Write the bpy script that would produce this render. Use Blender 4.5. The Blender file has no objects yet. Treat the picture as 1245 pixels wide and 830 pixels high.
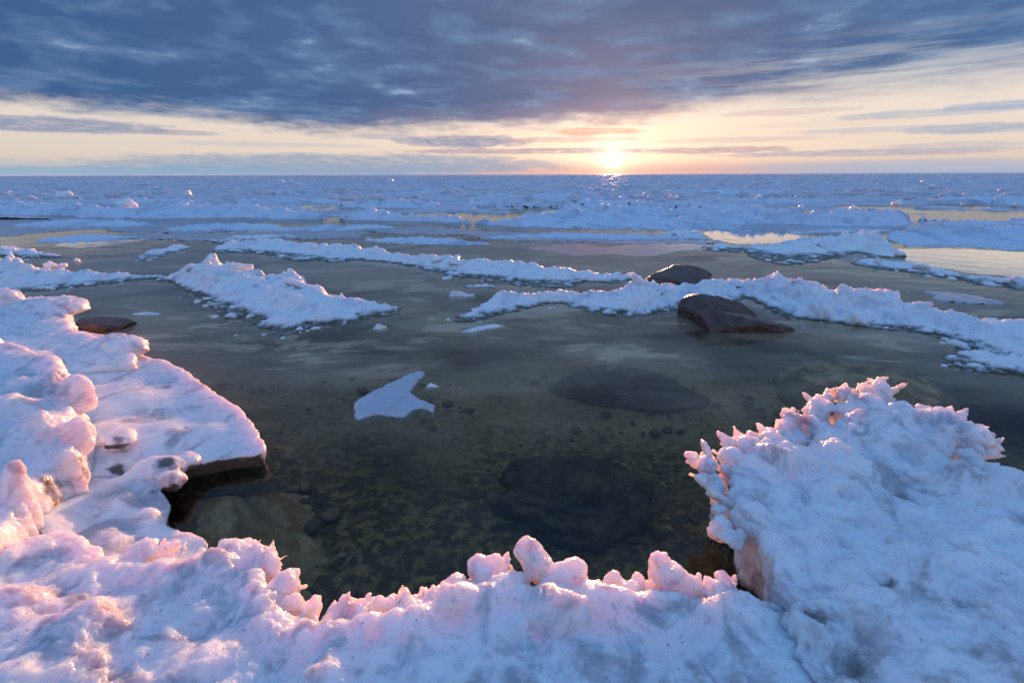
import bpy, bmesh, math, random
import numpy as np
from mathutils import Vector, Matrix

random.seed(7)
rng = np.random.default_rng(7)
S = bpy.context.scene
COL = S.collection

# ------------------------------------------------------------------ camera
CAM_H, FPX, PW, PH = 1.35, 622.5, 1245.0, 830.0
PITCH = math.atan((415 - 212) / FPX)
ROLL = math.atan(4 / 1245)
Fv = Vector((0, math.cos(PITCH), -math.sin(PITCH)))
R0 = Vector((1, 0, 0)); U0 = R0.cross(Fv)
Rv = R0 * math.cos(ROLL) - U0 * math.sin(ROLL)
Uv = U0 * math.cos(ROLL) + R0 * math.sin(ROLL)
cam = bpy.data.cameras.new('camera'); camo = bpy.data.objects.new('camera', cam); COL.objects.link(camo)
cam.sensor_width = 36; cam.lens = 36 * FPX / PW; cam.clip_start = 0.02; cam.clip_end = 60000
camo.matrix_world = Matrix(((Rv.x, Uv.x, -Fv.x, 0), (Rv.y, Uv.y, -Fv.y, 0), (Rv.z, Uv.z, -Fv.z, CAM_H), (0, 0, 0, 1)))
S.camera = camo

def ray(px, py):
    return (Fv + Rv * ((px - PW / 2) / FPX) + Uv * ((PH / 2 - py) / FPX)).normalized()

def at(px, py, z=0.0):
    """the point of the place at height z that the photograph shows at a pixel"""
    d = ray(px, py); t = (z - CAM_H) / d.z
    return Vector((d.x * t, d.y * t, z))

def azel(px, py):
    d = ray(px, py)
    return math.degrees(math.atan2(d.x, d.y)), math.degrees(math.asin(d.z))

# ------------------------------------------------------------------ sun, sky
SUN = ray(745, 193)
SUN_AZ, SUN_EL = azel(745, 193)
sl = bpy.data.lights.new('sun', 'SUN'); so = bpy.data.objects.new('sun', sl); COL.objects.link(so)
sl.energy = 5.0; sl.angle = math.radians(0.6); sl.color = (1.0, 0.41, 0.18)
so.rotation_euler = (-SUN).to_track_quat('-Z', 'Y').to_euler()

class N:
    """tiny expression builder over shader math nodes"""
    nt = None
    def __init__(s, o): s.o = o
    @staticmethod
    def op(kind, *a):
        n = N.nt.nodes.new('ShaderNodeMath'); n.operation = kind
        for i, x in enumerate(a):
            if isinstance(x, N): N.nt.links.new(x.o, n.inputs[i])
            else: n.inputs[i].default_value = x
        return N(n.outputs[0])
    def __add__(s, b): return N.op('ADD', s, b)
    __radd__ = __add__
    def __sub__(s, b): return N.op('SUBTRACT', s, b)
    def __rsub__(s, b): return N.op('SUBTRACT', b, s)
    def __mul__(s, b): return N.op('MULTIPLY', s, b)
    __rmul__ = __mul__
    def __truediv__(s, b): return N.op('DIVIDE', s, b)

def smooth(x, a, b, lo=0.0, hi=1.0):
    n = N.nt.nodes.new('ShaderNodeMapRange'); n.interpolation_type = 'SMOOTHSTEP'
    N.nt.links.new(x.o, n.inputs[0])
    for i, v in enumerate((a, b, lo, hi)):
        if isinstance(v, N): N.nt.links.new(v.o, n.inputs[1 + i])
        else: n.inputs[1 + i].default_value = v
    return N(n.outputs[0])

def mixc(f, a, b, blend='MIX'):
    n = N.nt.nodes.new('ShaderNodeMix'); n.data_type = 'RGBA'; n.blend_type = blend
    for i, v in ((0, f), (6, a), (7, b)):
        if isinstance(v, N): N.nt.links.new(v.o, n.inputs[i])
        elif i == 0: n.inputs[0].default_value = v
        else: n.inputs[i].default_value = (*v, 1)
    return N(n.outputs[2])

def vec(x, y, z):
    n = N.nt.nodes.new('ShaderNodeCombineXYZ')
    for i, v in enumerate((x, y, z)):
        if isinstance(v, N): N.nt.links.new(v.o, n.inputs[i])
        else: n.inputs[i].default_value = v
    return N(n.outputs[0])

def noise(v, scale=1.0, detail=4.0, rough=0.5, dist=0.0, kind='noise'):
    n = N.nt.nodes.new('ShaderNodeTexNoise')
    if v is not None: N.nt.links.new(v.o, n.inputs['Vector'])
    n.inputs['Scale'].default_value = scale; n.inputs['Detail'].default_value = detail
    n.inputs['Roughness'].default_value = rough; n.inputs['Distortion'].default_value = dist
    return N(n.outputs[0])

def ramp(x, stops, interp='LINEAR'):
    n = N.nt.nodes.new('ShaderNodeValToRGB'); n.color_ramp.interpolation = interp
    N.nt.links.new(x.o, n.inputs[0]); e = n.color_ramp.elements
    while len(e) < len(stops): e.new(0.5)
    for k, (p, c) in enumerate(stops):
        e[k].position = p; e[k].color = (c, c, c, 1) if not isinstance(c, tuple) else (*c, 1)
    return N(n.outputs[0])

world = bpy.data.worlds.new('World'); S.world = world; world.use_nodes = True
nt = world.node_tree; nt.nodes.clear(); N.nt = nt
tc = nt.nodes.new('ShaderNodeTexCoord')
sx = nt.nodes.new('ShaderNodeSeparateXYZ'); nt.links.new(tc.outputs['Generated'], sx.inputs[0])
dx, dy, dz = (N(sx.outputs[i]) for i in range(3))
DEG = 180 / math.pi
el = N.op('ARCSINE', dz) * DEG
az = N.op('ARCTAN2', dx, dy) * DEG
sky = nt.nodes.new('ShaderNodeTexSky'); sky.sky_type = 'NISHITA'; sky.sun_disc = False
sky.sun_elevation = math.radians(SUN_EL); sky.sun_rotation = math.radians(SUN_AZ)
sky.air_density = 1.0; sky.dust_density = 1.5; sky.ozone_density = 2.0
nish = N(sky.outputs[0])
sd_ = nt.nodes.new('ShaderNodeVectorMath'); sd_.operation = 'DOT_PRODUCT'
nt.links.new(tc.outputs['Generated'], sd_.inputs[0]); sd_.inputs[1].default_value = SUN
ang = N.op('ARCCOSINE', N.op('MINIMUM', N(sd_.outputs['Value']), 0.9999999)) * DEG
daz = N.op('ABSOLUTE', az - SUN_AZ)

# clear sky behind the clouds: cream near the horizon, pale blue higher up
elp = N.op('MAXIMUM', el, 0.0)
clear = ramp(elp * (1 / 60), [(0.0, (.86, .60, .47)), (.035, (.98, .81, .68)), (.10, (1.0, .87, .77)), (.16, (.70, .74, .78)),
                              (.27, (.36, .56, .84)), (.6, (.27, .52, 1.0)), (1.0, (.22, .48, 1.0))])
away = smooth(daz, 8.0, 60.0)
clear = mixc(away * smooth(el, 9.0, 0.5) * .5, clear, (.70, .70, .70))
nd = nt.nodes.new('ShaderNodeVectorMath'); nd.operation = 'SCALE'; nt.links.new(nish.o, nd.inputs[0]); nd.inputs[3].default_value = 0.10
clear = mixc(0.18, clear, N(nd.outputs[0]))
warm = N.op('EXPONENT', ang * (-1 / 5.5))
clear = mixc(warm * 0.85, clear, (1.5, 1.18, 0.86))

# low bands and lens clouds near the horizon
pa = vec(az * 0.12, el * 0.65, 0.0)
n1 = noise(pa, 1.0, 5, .55) - 0.5
n2 = noise(vec(az * 0.36, el * 1.35, 3.0), 1.0, 5, .6) - 0.5
low = clear
n3 = noise(vec(az * 0.55, el * 3.4, 7.0), 1.0, 5, .62, .3) - 0.5
hz = smooth(el + n1 * 0.5, 1.5, 0.3)
hcol = mixc(smooth(daz, 3.0, 26.0), (.80, .46, .40), (.33, .45, .62))
low = mixc(hz * 0.85, low, hcol)
def lens(low, cx, cy, rx, ry, col, k, wob=1.0):
    a0, e0 = azel(cx, cy)
    ax = abs(azel(cx + rx, cy)[0] - azel(cx - rx, cy)[0]) / 2
    ey = abs(azel(cx, cy - ry)[1] - azel(cx, cy + ry)[1]) / 2
    qa = (az - a0) * (1 / ax); qe = (el - e0) * (1 / ey)
    r = qa * qa + qe * qe + n1 * (1.2 * wob) + n2 * (1.6 * wob)
    return mixc(smooth(r + n3 * 1.5, 1.1, 0.35) * smooth(n3, -.32, .12, .35, 1.0) * k, low, col)
low = lens(low, 420, 200, 330, 15, (.27, .37, .53), .85, .7)
low = lens(low, 150, 207, 260, 6, (.27, .42, .58), .7, .7)
low = lens(low, 70, 152, 170, 11, (.26, .30, .45), .9)
low = lens(low, 205, 161, 70, 4, (.38, .36, .47), .7)
low = lens(low, 565, 172, 90, 9, (.27, .30, .45), .9)
low = lens(low, 640, 184, 170, 4, (.42, .34, .44), .8)
low = lens(low, 725, 160, 62, 6, (.80, .40, .32), .8)
low = lens(low, 860, 183, 110, 5, (.50, .36, .42), .8)
low = lens(low, 1040, 186, 210, 5, (.42, .40, .52), .75)
low = lens(low, 1190, 156, 120, 7, (.36, .42, .56), .8)
low = lens(low, 1120, 201, 260, 8, (.50, .50, .60), .75)
low = lens(low, 1010, 150, 120, 5, (.85, .66, .55), .5)
low = lens(low, 1120, 138, 150, 6, (.44, .48, .58), .7)
low = lens(low, 1215, 128, 90, 6, (.36, .45, .60), .75)
low = lens(low, 960, 136, 90, 5, (.66, .50, .50), .6)
low = lens(low, 1160, 176, 110, 4, (.50, .50, .58), .6)
low = lens(low, 1060, 158, 130, 4, (.52, .52, .60), .6)
low = lens(low, 900, 170, 120, 4, (.66, .52, .52), .55)
low = lens(low, 330, 176, 140, 4, (.55, .52, .58), .55)
low = lens(low, 250, 140, 120, 5, (.45, .44, .55), .6)
low = lens(low, 470, 166, 50, 4, (.40, .38, .50), .6)
low = lens(low, 690, 170, 110, 4, (.62, .42, .42), .6)

# the main cloud deck, its lower edge running across the sky
AZR = 70.0
def edge_pt(px, py):
    a, e = azel(px, py); return ((a + AZR) / (2 * AZR), e / 20)
stops = [edge_pt(*p) for p in ((10, 124), (150, 134), (300, 150), (400, 163), (470, 156), (600, 154), (720, 150), (790, 146),
                               (860, 140), (930, 133), (1010, 126), (1120, 116), (1235, 106))]
stops = [(0.0, .34)] + stops + [(1.0, .55)]
eb = ramp((az + AZR) * (1 / (2 * AZR)), stops) * 20
zz = N.op('MAXIMUM', dz, 0.03)
Pv = vec(dx / zz, dy / zz, 0.0)
nA = noise(Pv, 0.55, 6, .58, .4)                                # broad heaps
nB = noise(vec(dx * 9.0, dy * 9.0, dz * 27.0), 1.25, 6, .55, .2) * .62 + noise(vec(dx / zz * 0.9, dy / zz * 0.60, 5.0), 2.4, 5, .50, .1) * .38   # mottling
soft = smooth(az, 8.0, 34.0)
deck = smooth(el - eb + n1 * 2.6 + n2 * 2.0, -0.8, 1.2 + soft * 2.4)
streak = smooth(noise(vec(az * 0.07, el * 1.1, 9.0), 1.0, 5, .6), 0.42, 0.62)
deck = deck * (1.0 - soft * smooth(el, 12.5, 8.0) * streak * 0.55)
dcol = mixc(smooth(az, -45.0, 10.0), (.052, .124, .290), (.095, .152, .290))
dcol = mixc(smooth(az, 14.0, 45.0), dcol, (.062, .142, .315))
dcol = mixc(N.op('EXPONENT', ang * (-1 / 6.5)), dcol, (.42, .285, .35))
light = smooth(nB, .44, .66) * 0.42
dcol = mixc(light, dcol, (.22, .36, .58))
dcol = mixc(smooth(nA, .52, .30) * 0.30, dcol, (.034, .085, .230))
rim = smooth(el - eb, 2.6, 0.0)
dcol = mixc(rim * 0.35 * smooth(daz, 40.0, 4.0), dcol, (.60, .42, .46))
gaps = smooth(nB * 0.75 + nA * 0.25, .565, .66)
dcol = mixc(gaps * smooth(el, 4.0, 7.0) * 0.40, dcol, (.55, .66, .80))
# higher up, out of view, the layer opens and turns bluer to brighten snow
thin = smooth(el, 17.0, 48.0)
cover = 1.0 - smooth(nA + thin * 0.50 - .14, .62, .80)
final = mixc(deck * cover, low, dcol)
final = mixc(smooth(el, 17.0, 50.0) * 0.45, final, (.24, .45, .86))
below = smooth(el, 0.0, -2.0)
final = mixc(below, final, (.10, .14, .26))
# sun disc and its aureole
halo = N.op('EXPONENT', ang * (-1 / 0.75)) * 2.4
core = smooth(ang, 0.95, 0.55) * 9.0
hv = nt.nodes.new('ShaderNodeMix'); hv.data_type = 'RGBA'; hv.blend_type = 'ADD'
def addc(base, amount, col):
    s = mixc(1.0, vec(amount, amount, amount), col, 'MULTIPLY')
    return mixc(1.0, base, s, 'ADD')
final = addc(final, halo, (1.0, .52, .20))
final = addc(final, N.op('EXPONENT', ang * (-1 / 4.0)) * 0.28, (1.0, .55, .30))
final = addc(final, core, (1.0, .80, .50))
nt.nodes.remove(hv)
fs = nt.nodes.new('ShaderNodeVectorMath'); fs.operation = 'SCALE'; nt.links.new(final.o, fs.inputs[0]); fs.inputs[3].default_value = 10.0
bg = nt.nodes.new('ShaderNodeBackground'); nt.links.new(fs.outputs[0], bg.inputs[0]); bg.inputs[1].default_value = 0.070
wo = nt.nodes.new('ShaderNodeOutputWorld'); nt.links.new(bg.outputs[0], wo.inputs[0])
world.cycles.sampling_method = 'MANUAL'; world.cycles.sample_map_resolution = 1024

S.view_settings.view_transform = 'Standard'; S.view_settings.look = 'None'
S.view_settings.exposure = 0.52; S.view_settings.gamma = 1.0
S.cycles.max_bounces = 8; S.cycles.transparent_max_bounces = 12
S.cycles.use_denoising = True

# ------------------------------------------------------------------ noise in numpy
_perm = rng.permutation(256).astype(np.int32); _perm = np.concatenate([_perm, _perm])
_G = rng.normal(size=(256, 3)).astype(np.float32); _G /= np.linalg.norm(_G, axis=1)[:, None]
def pn(p):
    p = np.asarray(p, np.float32); i = np.floor(p); f = p - i; i = i.astype(np.int32) & 255
    u = f * f * f * (f * (f * 6 - 15) + 10); out = 0
    for a in (0, 1):
        wx = u[:, 0] if a else 1 - u[:, 0]; h1 = _perm[(i[:, 0] + a) & 255]
        for b in (0, 1):
            wy = wx * (u[:, 1] if b else 1 - u[:, 1]); h2 = _perm[(h1 + i[:, 1] + b) & 255]
            for c in (0, 1):
                g = _G[_perm[(h2 + i[:, 2] + c) & 255]]
                w = wy * (u[:, 2] if c else 1 - u[:, 2])
                out = out + w * (g[:, 0] * (f[:, 0] - a) + g[:, 1] * (f[:, 1] - b) + g[:, 2] * (f[:, 2] - c))
    return out * 1.6
def fbm(p, o=4, gain=.5, kind='fbm'):
    p = np.asarray(p, np.float32); s = 0; a = 1.0; t = 0
    for k in range(o):
        n = pn(p * (2.03 ** k) + 17.3 * k)
        if kind == 'billow': n = np.abs(n) * 2 - 0.6
        elif kind == 'ridge': n = 1 - 2 * np.abs(n) - 0.4
        s = s + a * n; t += a; a *= gain
    return s / t

# ------------------------------------------------------------------ mesh helpers
def make_mesh(name, verts, faces, mat=None, attrs=None, smooth_=True):
    me = bpy.data.meshes.new(name); verts = np.asarray(verts, np.float32); faces = np.asarray(faces, np.int32)
    k = faces.shape[1]
    me.vertices.add(len(verts)); me.vertices.foreach_set('co', verts.ravel())
    me.loops.add(faces.size); me.loops.foreach_set('vertex_index', faces.ravel())
    me.polygons.add(len(faces)); me.polygons.foreach_set('loop_start', np.arange(0, faces.size, k, dtype=np.int32))
    me.polygons.foreach_set('use_smooth', np.full(len(faces), smooth_, bool))
    me.update(calc_edges=True)
    for an, av in (attrs or {}).items():
        a = me.attributes.new(an, 'FLOAT', 'POINT'); a.data.foreach_set('value', np.asarray(av, np.float32))
    if mat: me.materials.append(mat)
    return me

def link(name, me, parent=None, **props):
    o = bpy.data.objects.new(name, me); COL.objects.link(o)
    if parent: o.parent = parent
    for k, v in props.items():
        if v: o[k] = v
    return o

def smooth_outline(pts, sub=6):
    """closed Catmull-Rom through (x, y, z)"""
    P = np.asarray(pts, float); n = len(P); out = []
    for i in range(n):
        a, b, c, d = P[i - 1], P[i], P[(i + 1) % n], P[(i + 2) % n]
        for t in np.linspace(0, 1, sub, endpoint=False):
            q = 0.5 * (2 * b + (c - a) * t + (2 * a - 5 * b + 4 * c - d) * t * t + (3 * b - a - 3 * c + d) * t ** 3)
            out.append(0.5 * q + 0.5 * (b + (c - b) * t))
    return np.array(out)

def signed_dist(X, Y, poly):
    n = len(poly); d2 = np.full(X.shape, 1e9, np.float32); ins = np.zeros(X.shape, bool)
    for i in range(n):
        x0, y0 = poly[i][:2]; x1, y1 = poly[(i + 1) % n][:2]
        ex, ey = x1 - x0, y1 - y0; L = ex * ex + ey * ey + 1e-12
        t = np.clip(((X - x0) * ex + (Y - y0) * ey) / L, 0, 1)
        d2 = np.minimum(d2, (X - x0 - t * ex) ** 2 + (Y - y0 - t * ey) ** 2)
        if y0 != y1:
            c = (y0 > Y) != (y1 > Y)
            ins ^= c & (X < ex * (Y - y0) / ey + x0)
    return np.where(ins, 1, -1) * np.sqrt(d2)

def idw(X, Y, ctrl, p=3.0):
    num = np.zeros(X.shape, np.float32); den = np.zeros(X.shape, np.float32)
    for x, y, z in ctrl:
        w = 1.0 / ((X - x) ** 2 + (Y - y) ** 2 + 1e-4) ** (p / 2)
        num += w * z; den += w
    return num / den

def floe_mesh(name, outline, ctrl=(), res=.02, ay=1.0, edge_w=.1, edge_p=2.2, en=((.03, .15),), disp=(), under=-.08, hmin=.012,
              mat=None, seed=0.0, dirt_low=.5, dirt_amp=.0, pits=(), world=False, sub=6, hole_dirt=(), undercut=0.0, relief=(.0, .5), raw=False, crest=None, steep_dirt_shade=.35, grow=0.0):
    P = [tuple(at(*q)) for q in outline] if not world else list(outline)
    C = [tuple(at(*q)) for q in ctrl] if not world else list(ctrl)
    if crest:
        i0, i1, inset, dzc = crest
        ar = sum(P[i - 1][0] * P[i][1] - P[i][0] * P[i - 1][1] for i in range(len(P)))
        for i in range(i0, i1):
            t = Vector(P[(i + 2) % len(P)][:2]) - Vector(P[i - 2][:2]); t.normalize()
            n = Vector((-t.y, t.x)) * (1 if ar > 0 else -1)
            C += [(P[i][0] + n.x * inset, P[i][1] + n.y * inset, P[i][2] + dzc)]
    poly = smooth_outline(P, sub)
    step = max(1, len(poly) // 70)
    ctrl_all = [tuple(q) for q in poly[::step]] + C * 1
    m = max(e[0] for e in en) * 1.5 + res * 2 if en else res * 2
    xs = np.arange(poly[:, 0].min() - m, poly[:, 0].max() + m, res)
    ys = np.arange(poly[:, 1].min() - m, poly[:, 1].max() + m, res * ay)
    X, Y = np.meshgrid(xs, ys); sh = X.shape
    X = X.ravel().astype(np.float32); Y = Y.ravel().astype(np.float32)
    sd = signed_dist(X, Y, poly)
    pos = np.stack([X, Y, np.full_like(X, seed)], 1)
    sy, sx_ = np.gradient(sd.reshape(sh), res * ay, res)
    sd = sd + grow
    for k, e in enumerate(en):
        sd = sd + e[0] * fbm(pos / e[1] + 31.7 * k + seed, 3, .55, e[2] if len(e) > 2 else 'fbm')
    h = idw(X, Y, ctrl_all)
    if relief[0]: h = h * (1 + relief[0] * 2 * fbm(pos / relief[1] + 3.3, 4, .55, 'ridge'))
    h = np.maximum(h, hmin)
    for (qx, qy, qz, r, dep) in pits:
        c = at(qx, qy, qz)
        h = h - dep * np.exp(-((X - c.x) ** 2 + (Y - c.y) ** 2) / (r * r))
    t = np.clip(sd / edge_w, 0, 1)
    prof = 1 - (1 - t) ** edge_p
    Z = under + (h - under) * prof
    Zg = Z.reshape(sh); gy, gx = np.gradient(Zg, res * ay, res)
    nrm = np.stack([-gx.ravel(), -gy.ravel(), np.ones_like(X)], 1); nrm /= np.linalg.norm(nrm, axis=1)[:, None]
    keep = sd > -res * .5
    und = undercut * (1 - prof)
    V = np.stack([X + sx_.ravel() * und, Y + sy.ravel() * und, Z], 1)
    idx = np.where(keep)[0]
    Vk = V[idx].copy(); nk = nrm[idx]; total = np.zeros(len(idx), np.float32)
    for (a, s, kind, o) in disp:
        total += a * fbm(Vk * (1 / s) + seed * 3.1 + a * 100, o, .55, kind)
    fade = np.clip((Vk[:, 2] - under) / max(.03, -under), 0, 1)
    Vk = Vk + nk * (total * fade)[:, None]
    # dirt: sediment near the waterline, patches, and shade painted on steep viewer-facing sides
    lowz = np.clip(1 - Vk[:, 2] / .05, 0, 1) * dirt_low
    steep = np.clip((0.75 - nk[:, 2]) * 2.2, 0, 1) * np.clip(-nk[:, 1] + .2, 0, 1) * dirt_low * steep_dirt_shade
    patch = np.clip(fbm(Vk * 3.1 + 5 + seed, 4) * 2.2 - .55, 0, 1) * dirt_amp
    dirt_shade = np.clip(lowz + steep + patch, 0, 1)
    for (qx, qy, qz, r, amt) in hole_dirt:
        c = at(qx, qy, qz); d = np.sqrt((Vk[:, 0] - c.x) ** 2 + (Vk[:, 1] - c.y) ** 2) / r
        dirt_shade = np.maximum(dirt_shade, amt * np.clip(1.25 - d + .55 * fbm(Vk * (1.2 / r) + 9, 3), 0, 1))
    remap = np.full(len(X), -1, np.int32); remap[idx] = np.arange(len(idx), dtype=np.int32)
    g = np.arange(len(X), dtype=np.int32).reshape(sh)
    q = np.stack([g[:-1, :-1], g[:-1, 1:], g[1:, 1:], g[1:, :-1]], -1).reshape(-1, 4)
    q = remap[q]; q = q[(q >= 0).all(1)]
    if raw: return Vk, q
    return make_mesh(name, Vk, q, mat, {'dirt_shade': dirt_shade})

def ico(sub):
    bm = bmesh.new(); bmesh.ops.create_icosphere(bm, subdivisions=sub, radius=1)
    v = np.array([x.co[:] for x in bm.verts], np.float32); f = np.array([[q.index for q in x.verts] for x in bm.faces], np.int32)
    bm.free(); return v, f
ICO = {k: ico(k) for k in (1, 2, 3, 4, 5, 6)}

def lump_verts(c, r, sub=4, seed=0., rough=.25, scale=1.2, kind='billow', rot=None, flat=None):
    v, f = ICO[sub]; n = v.copy()
    d = 1 + rough * fbm(v * scale + seed, 4, .5, kind)
    p = n * d[:, None]
    if flat is not None: p[:, 2] = np.maximum(p[:, 2], flat)
    p = p * np.asarray(r, np.float32)
    if rot is not None: p = p @ np.array(rot.to_3x3().transposed(), np.float32)
    return p + np.asarray(c, np.float32), f

def joined(name, pieces, mat):
    vs, fs, o = [], [], 0
    for v, f in pieces:
        vs.append(v); fs.append(f + o); o += len(v)
    return make_mesh(name, np.concatenate(vs), np.concatenate(fs), mat)

# ------------------------------------------------------------------ materials
def mat_new(name):
    m = bpy.data.materials.new(name); m.use_nodes = True; t = m.node_tree; t.nodes.clear(); N.nt = t
    o = t.nodes.new('ShaderNodeOutputMaterial'); p = t.nodes.new('ShaderNodeBsdfPrincipled'); t.links.new(p.outputs[0], o.inputs[0])
    return m, t, p, o
def setin(t, p, name, v):
    if isinstance(v, N): t.links.new(v.o, p.inputs[name])
    elif isinstance(v, tuple) and len(v) == 3 and name in ('Base Color',): p.inputs[name].default_value = (*v, 1)
    else: p.inputs[name].default_value = v
def objco(t):
    g = t.nodes.new('ShaderNodeNewGeometry'); return N(g.outputs['Position'])
def bump(t, h, strength, dist, prev=None):
    b = t.nodes.new('ShaderNodeBump'); t.links.new(h.o, b.inputs['Height']); b.inputs['Strength'].default_value = strength
    b.inputs['Distance'].default_value = dist
    if prev is not None: t.links.new(prev.o, b.inputs['Normal'])
    return N(b.outputs[0])

def snow_material(name, base, sss, grain, rough=.45, coat=.0, dirt_shade_col=(.20, .185, .155), bdist=.004, mottle=0.0, vary=False, mcol=(.50, .47, .48), mscale=6.0):
    m, t, p, o = mat_new(name); co = objco(t)
    at_ = t.nodes.new('ShaderNodeAttribute'); at_.attribute_name = 'dirt_shade'; dirt_shade = N(at_.outputs['Fac'])
    nz = noise(co, 9.0, 5, .6); nf = noise(co, 60.0, 4, .6)
    d = smooth(dirt_shade + (nz - .5) * 0.9 * N.op('MINIMUM', dirt_shade * 4, 1.0), .25, .95)
    col = mixc(smooth(nz, .35, .7) * .45, base, (base[0] * .86, base[1] * .91, base[2] * .95))
    if mottle:
        sv = t.nodes.new('ShaderNodeVectorMath'); sv.operation = 'MULTIPLY'; t.links.new(co.o, sv.inputs[0]); sv.inputs[1].default_value = (1.0, .7, 1.0)
        w1 = smooth(noise(N(sv.outputs[0]), mscale, 6, .65, .8), .48, .68); w2 = smooth(noise(co, 24.0, 5, .7), .52, .70)
        col = mixc(w1 * mottle, col, mcol); col = mixc(w2 * (mottle * .6), col, (.56, .52, .52))
    col = mixc(d, col, dirt_shade_col)
    setin(t, p, 'Base Color', col)
    setin(t, p, 'Roughness', smooth(nf, .3, .7, rough + .15, rough - .15))
    p.inputs['IOR'].default_value = 1.31
    if vary:
        ar = t.nodes.new('ShaderNodeAttribute'); ar.attribute_name = 'rough'; gr = N(ar.outputs['Fac'])
        setin(t, p, 'Roughness', smooth(nf, .3, .7, .12, -.10) + smooth(gr, .1, .8, rough - .12, rough + .12))
    if sss:
        p.subsurface_method = 'RANDOM_WALK'
        setin(t, p, 'Subsurface Weight', (1.0 - d) * 1.0); p.inputs['Subsurface Radius'].default_value = (1.0, .46, .32)
        p.inputs['Subsurface Scale'].default_value = sss
    if coat: p.inputs['Coat Weight'].default_value = coat; p.inputs['Coat Roughness'].default_value = .2; p.inputs['Coat IOR'].default_value = 1.31
    b = bump(t, noise(co, grain, 5, .65), .55, bdist) if not vary else bump(t, noise(co, grain, 5, .65) * smooth(gr, .05, .8, .35, 1.15), .6, bdist)
    vz = t.nodes.new('ShaderNodeTexVoronoi'); vz.inputs['Scale'].default_value = grain * 2.3; t.links.new(co.o, vz.inputs['Vector'])
    b = bump(t, N(vz.outputs[0]), .35, bdist * .6, b)
    setin(t, p, 'Normal', b)
    return m
M_SNOW = snow_material('snow', (.92, .93, .95), .03, 26.0, .5, dirt_shade_col=(.085, .078, .050), bdist=.012, mottle=.55, mcol=(.46, .54, .62), mscale=3.2)
M_BLOCK = snow_material('block_ice', (.93, .90, .90), .22, 9.0, .4, .2, bdist=.01)
M_NEAR = snow_material('granular_ice', (.93, .92, .94), .12, 75.0, .30, .55, (.115, .105, .095), .010, mottle=.9, vary=True, mcol=(.42, .41, .45))
M_ICE = snow_material('translucent_ice', (.95, .92, .92), .075, 60.0, .25, .5, bdist=.003)
M_FAR = snow_material('far_snow', (.72, .70, .74), 0, 6.0, .6, bdist=.05, mottle=.75, mcol=(.36, .39, .46), mscale=.45)
M_RIDGE = snow_material('ridge_ice', (.72, .80, .90), .03, 12.0, .5, dirt_shade_col=(.085, .078, .050), bdist=.02, mottle=.65, mcol=(.36, .44, .54), mscale=1.3)
M_THIN = snow_material('thin_ice', (.46, .47, .52), 0, 12.0, .32, .4, (.13, .14, .15), bdist=.003, mottle=.8)

M_WET = snow_material('wet_ice', (.54, .56, .62), .02, 40.0, .3, .5, (.2, .2, .2), .004, mottle=.8)

def rock_material(name, c1, c2, rough, coat):
    m, t, p, o = mat_new(name); co = objco(t)
    nz = noise(co, 7.0, 6, .65); nf = noise(co, 45.0, 5, .6)
    col = mixc(smooth(nz, .35, .68), c1, c2); col = mixc(smooth(nf, .55, .75) * .5, col, tuple(x * 2.2 for x in c2))
    setin(t, p, 'Base Color', col); p.inputs['Roughness'].default_value = rough
    p.inputs['Coat Weight'].default_value = coat; p.inputs['Coat Roughness'].default_value = .22
    setin(t, p, 'Normal', bump(t, noise(co, 22.0, 7, .7), .8, .012))
    return m
M_ROCK = rock_material('wet_rock', (.040, .019, .012), (.13, .062, .040), .5, .35)
M_SUNK = rock_material('sunken_rock', (.14, .10, .055), (.36, .26, .14), .7, 0)
M_DARK = rock_material('dark_sunken_rock', (.026, .023, .019), (.13, .105, .070), .8, 0)

def bed_material():
    m, t, p, o = mat_new('lake_bed'); co = objco(t)
    s = t.nodes.new('ShaderNodeSeparateXYZ'); t.links.new(co.o, s.inputs[0]); yy = N(s.outputs[1])
    n1 = noise(co, 1.3, 5, .6); n2 = noise(co, 16.0, 5, .65)
    stones = mixc(smooth(n2, .42, .66), (.060, .044, .018), (.34, .245, .10))
    stones = mixc(smooth(n1, .45, .62) * .6, stones, (.055, .044, .028))
    sand = mixc(smooth(n2, .3, .7), (.36, .26, .15), (.56, .42, .25))
    f = smooth(yy + (n1 - .5) * 2.6, 2.5, 3.9)
    setin(t, p, 'Base Color', mixc(f, stones, sand)); p.inputs['Roughness'].default_value = .9
    setin(t, p, 'Normal', bump(t, n2, .7, .03))
    return m
M_BED = bed_material()

def stone_material():
    m, t, p, o = mat_new('bed_stone'); co = objco(t)
    g = t.nodes.new('ShaderNodeNewGeometry'); r = N(g.outputs['Random Per Island']); nz = noise(co, 30.0, 5, .65)
    c = ramp(r, [(0, (.05, .040, .024)), (.35, (.16, .12, .065)), (.6, (.11, .07, .035)), (.8, (.30, .24, .15)), (1, (.42, .36, .27))])
    setin(t, p, 'Base Color', mixc(smooth(nz, .4, .7) * .6, c, (.07, .055, .03))); p.inputs['Roughness'].default_value = .85
    return m
M_STONE = stone_material()

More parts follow.
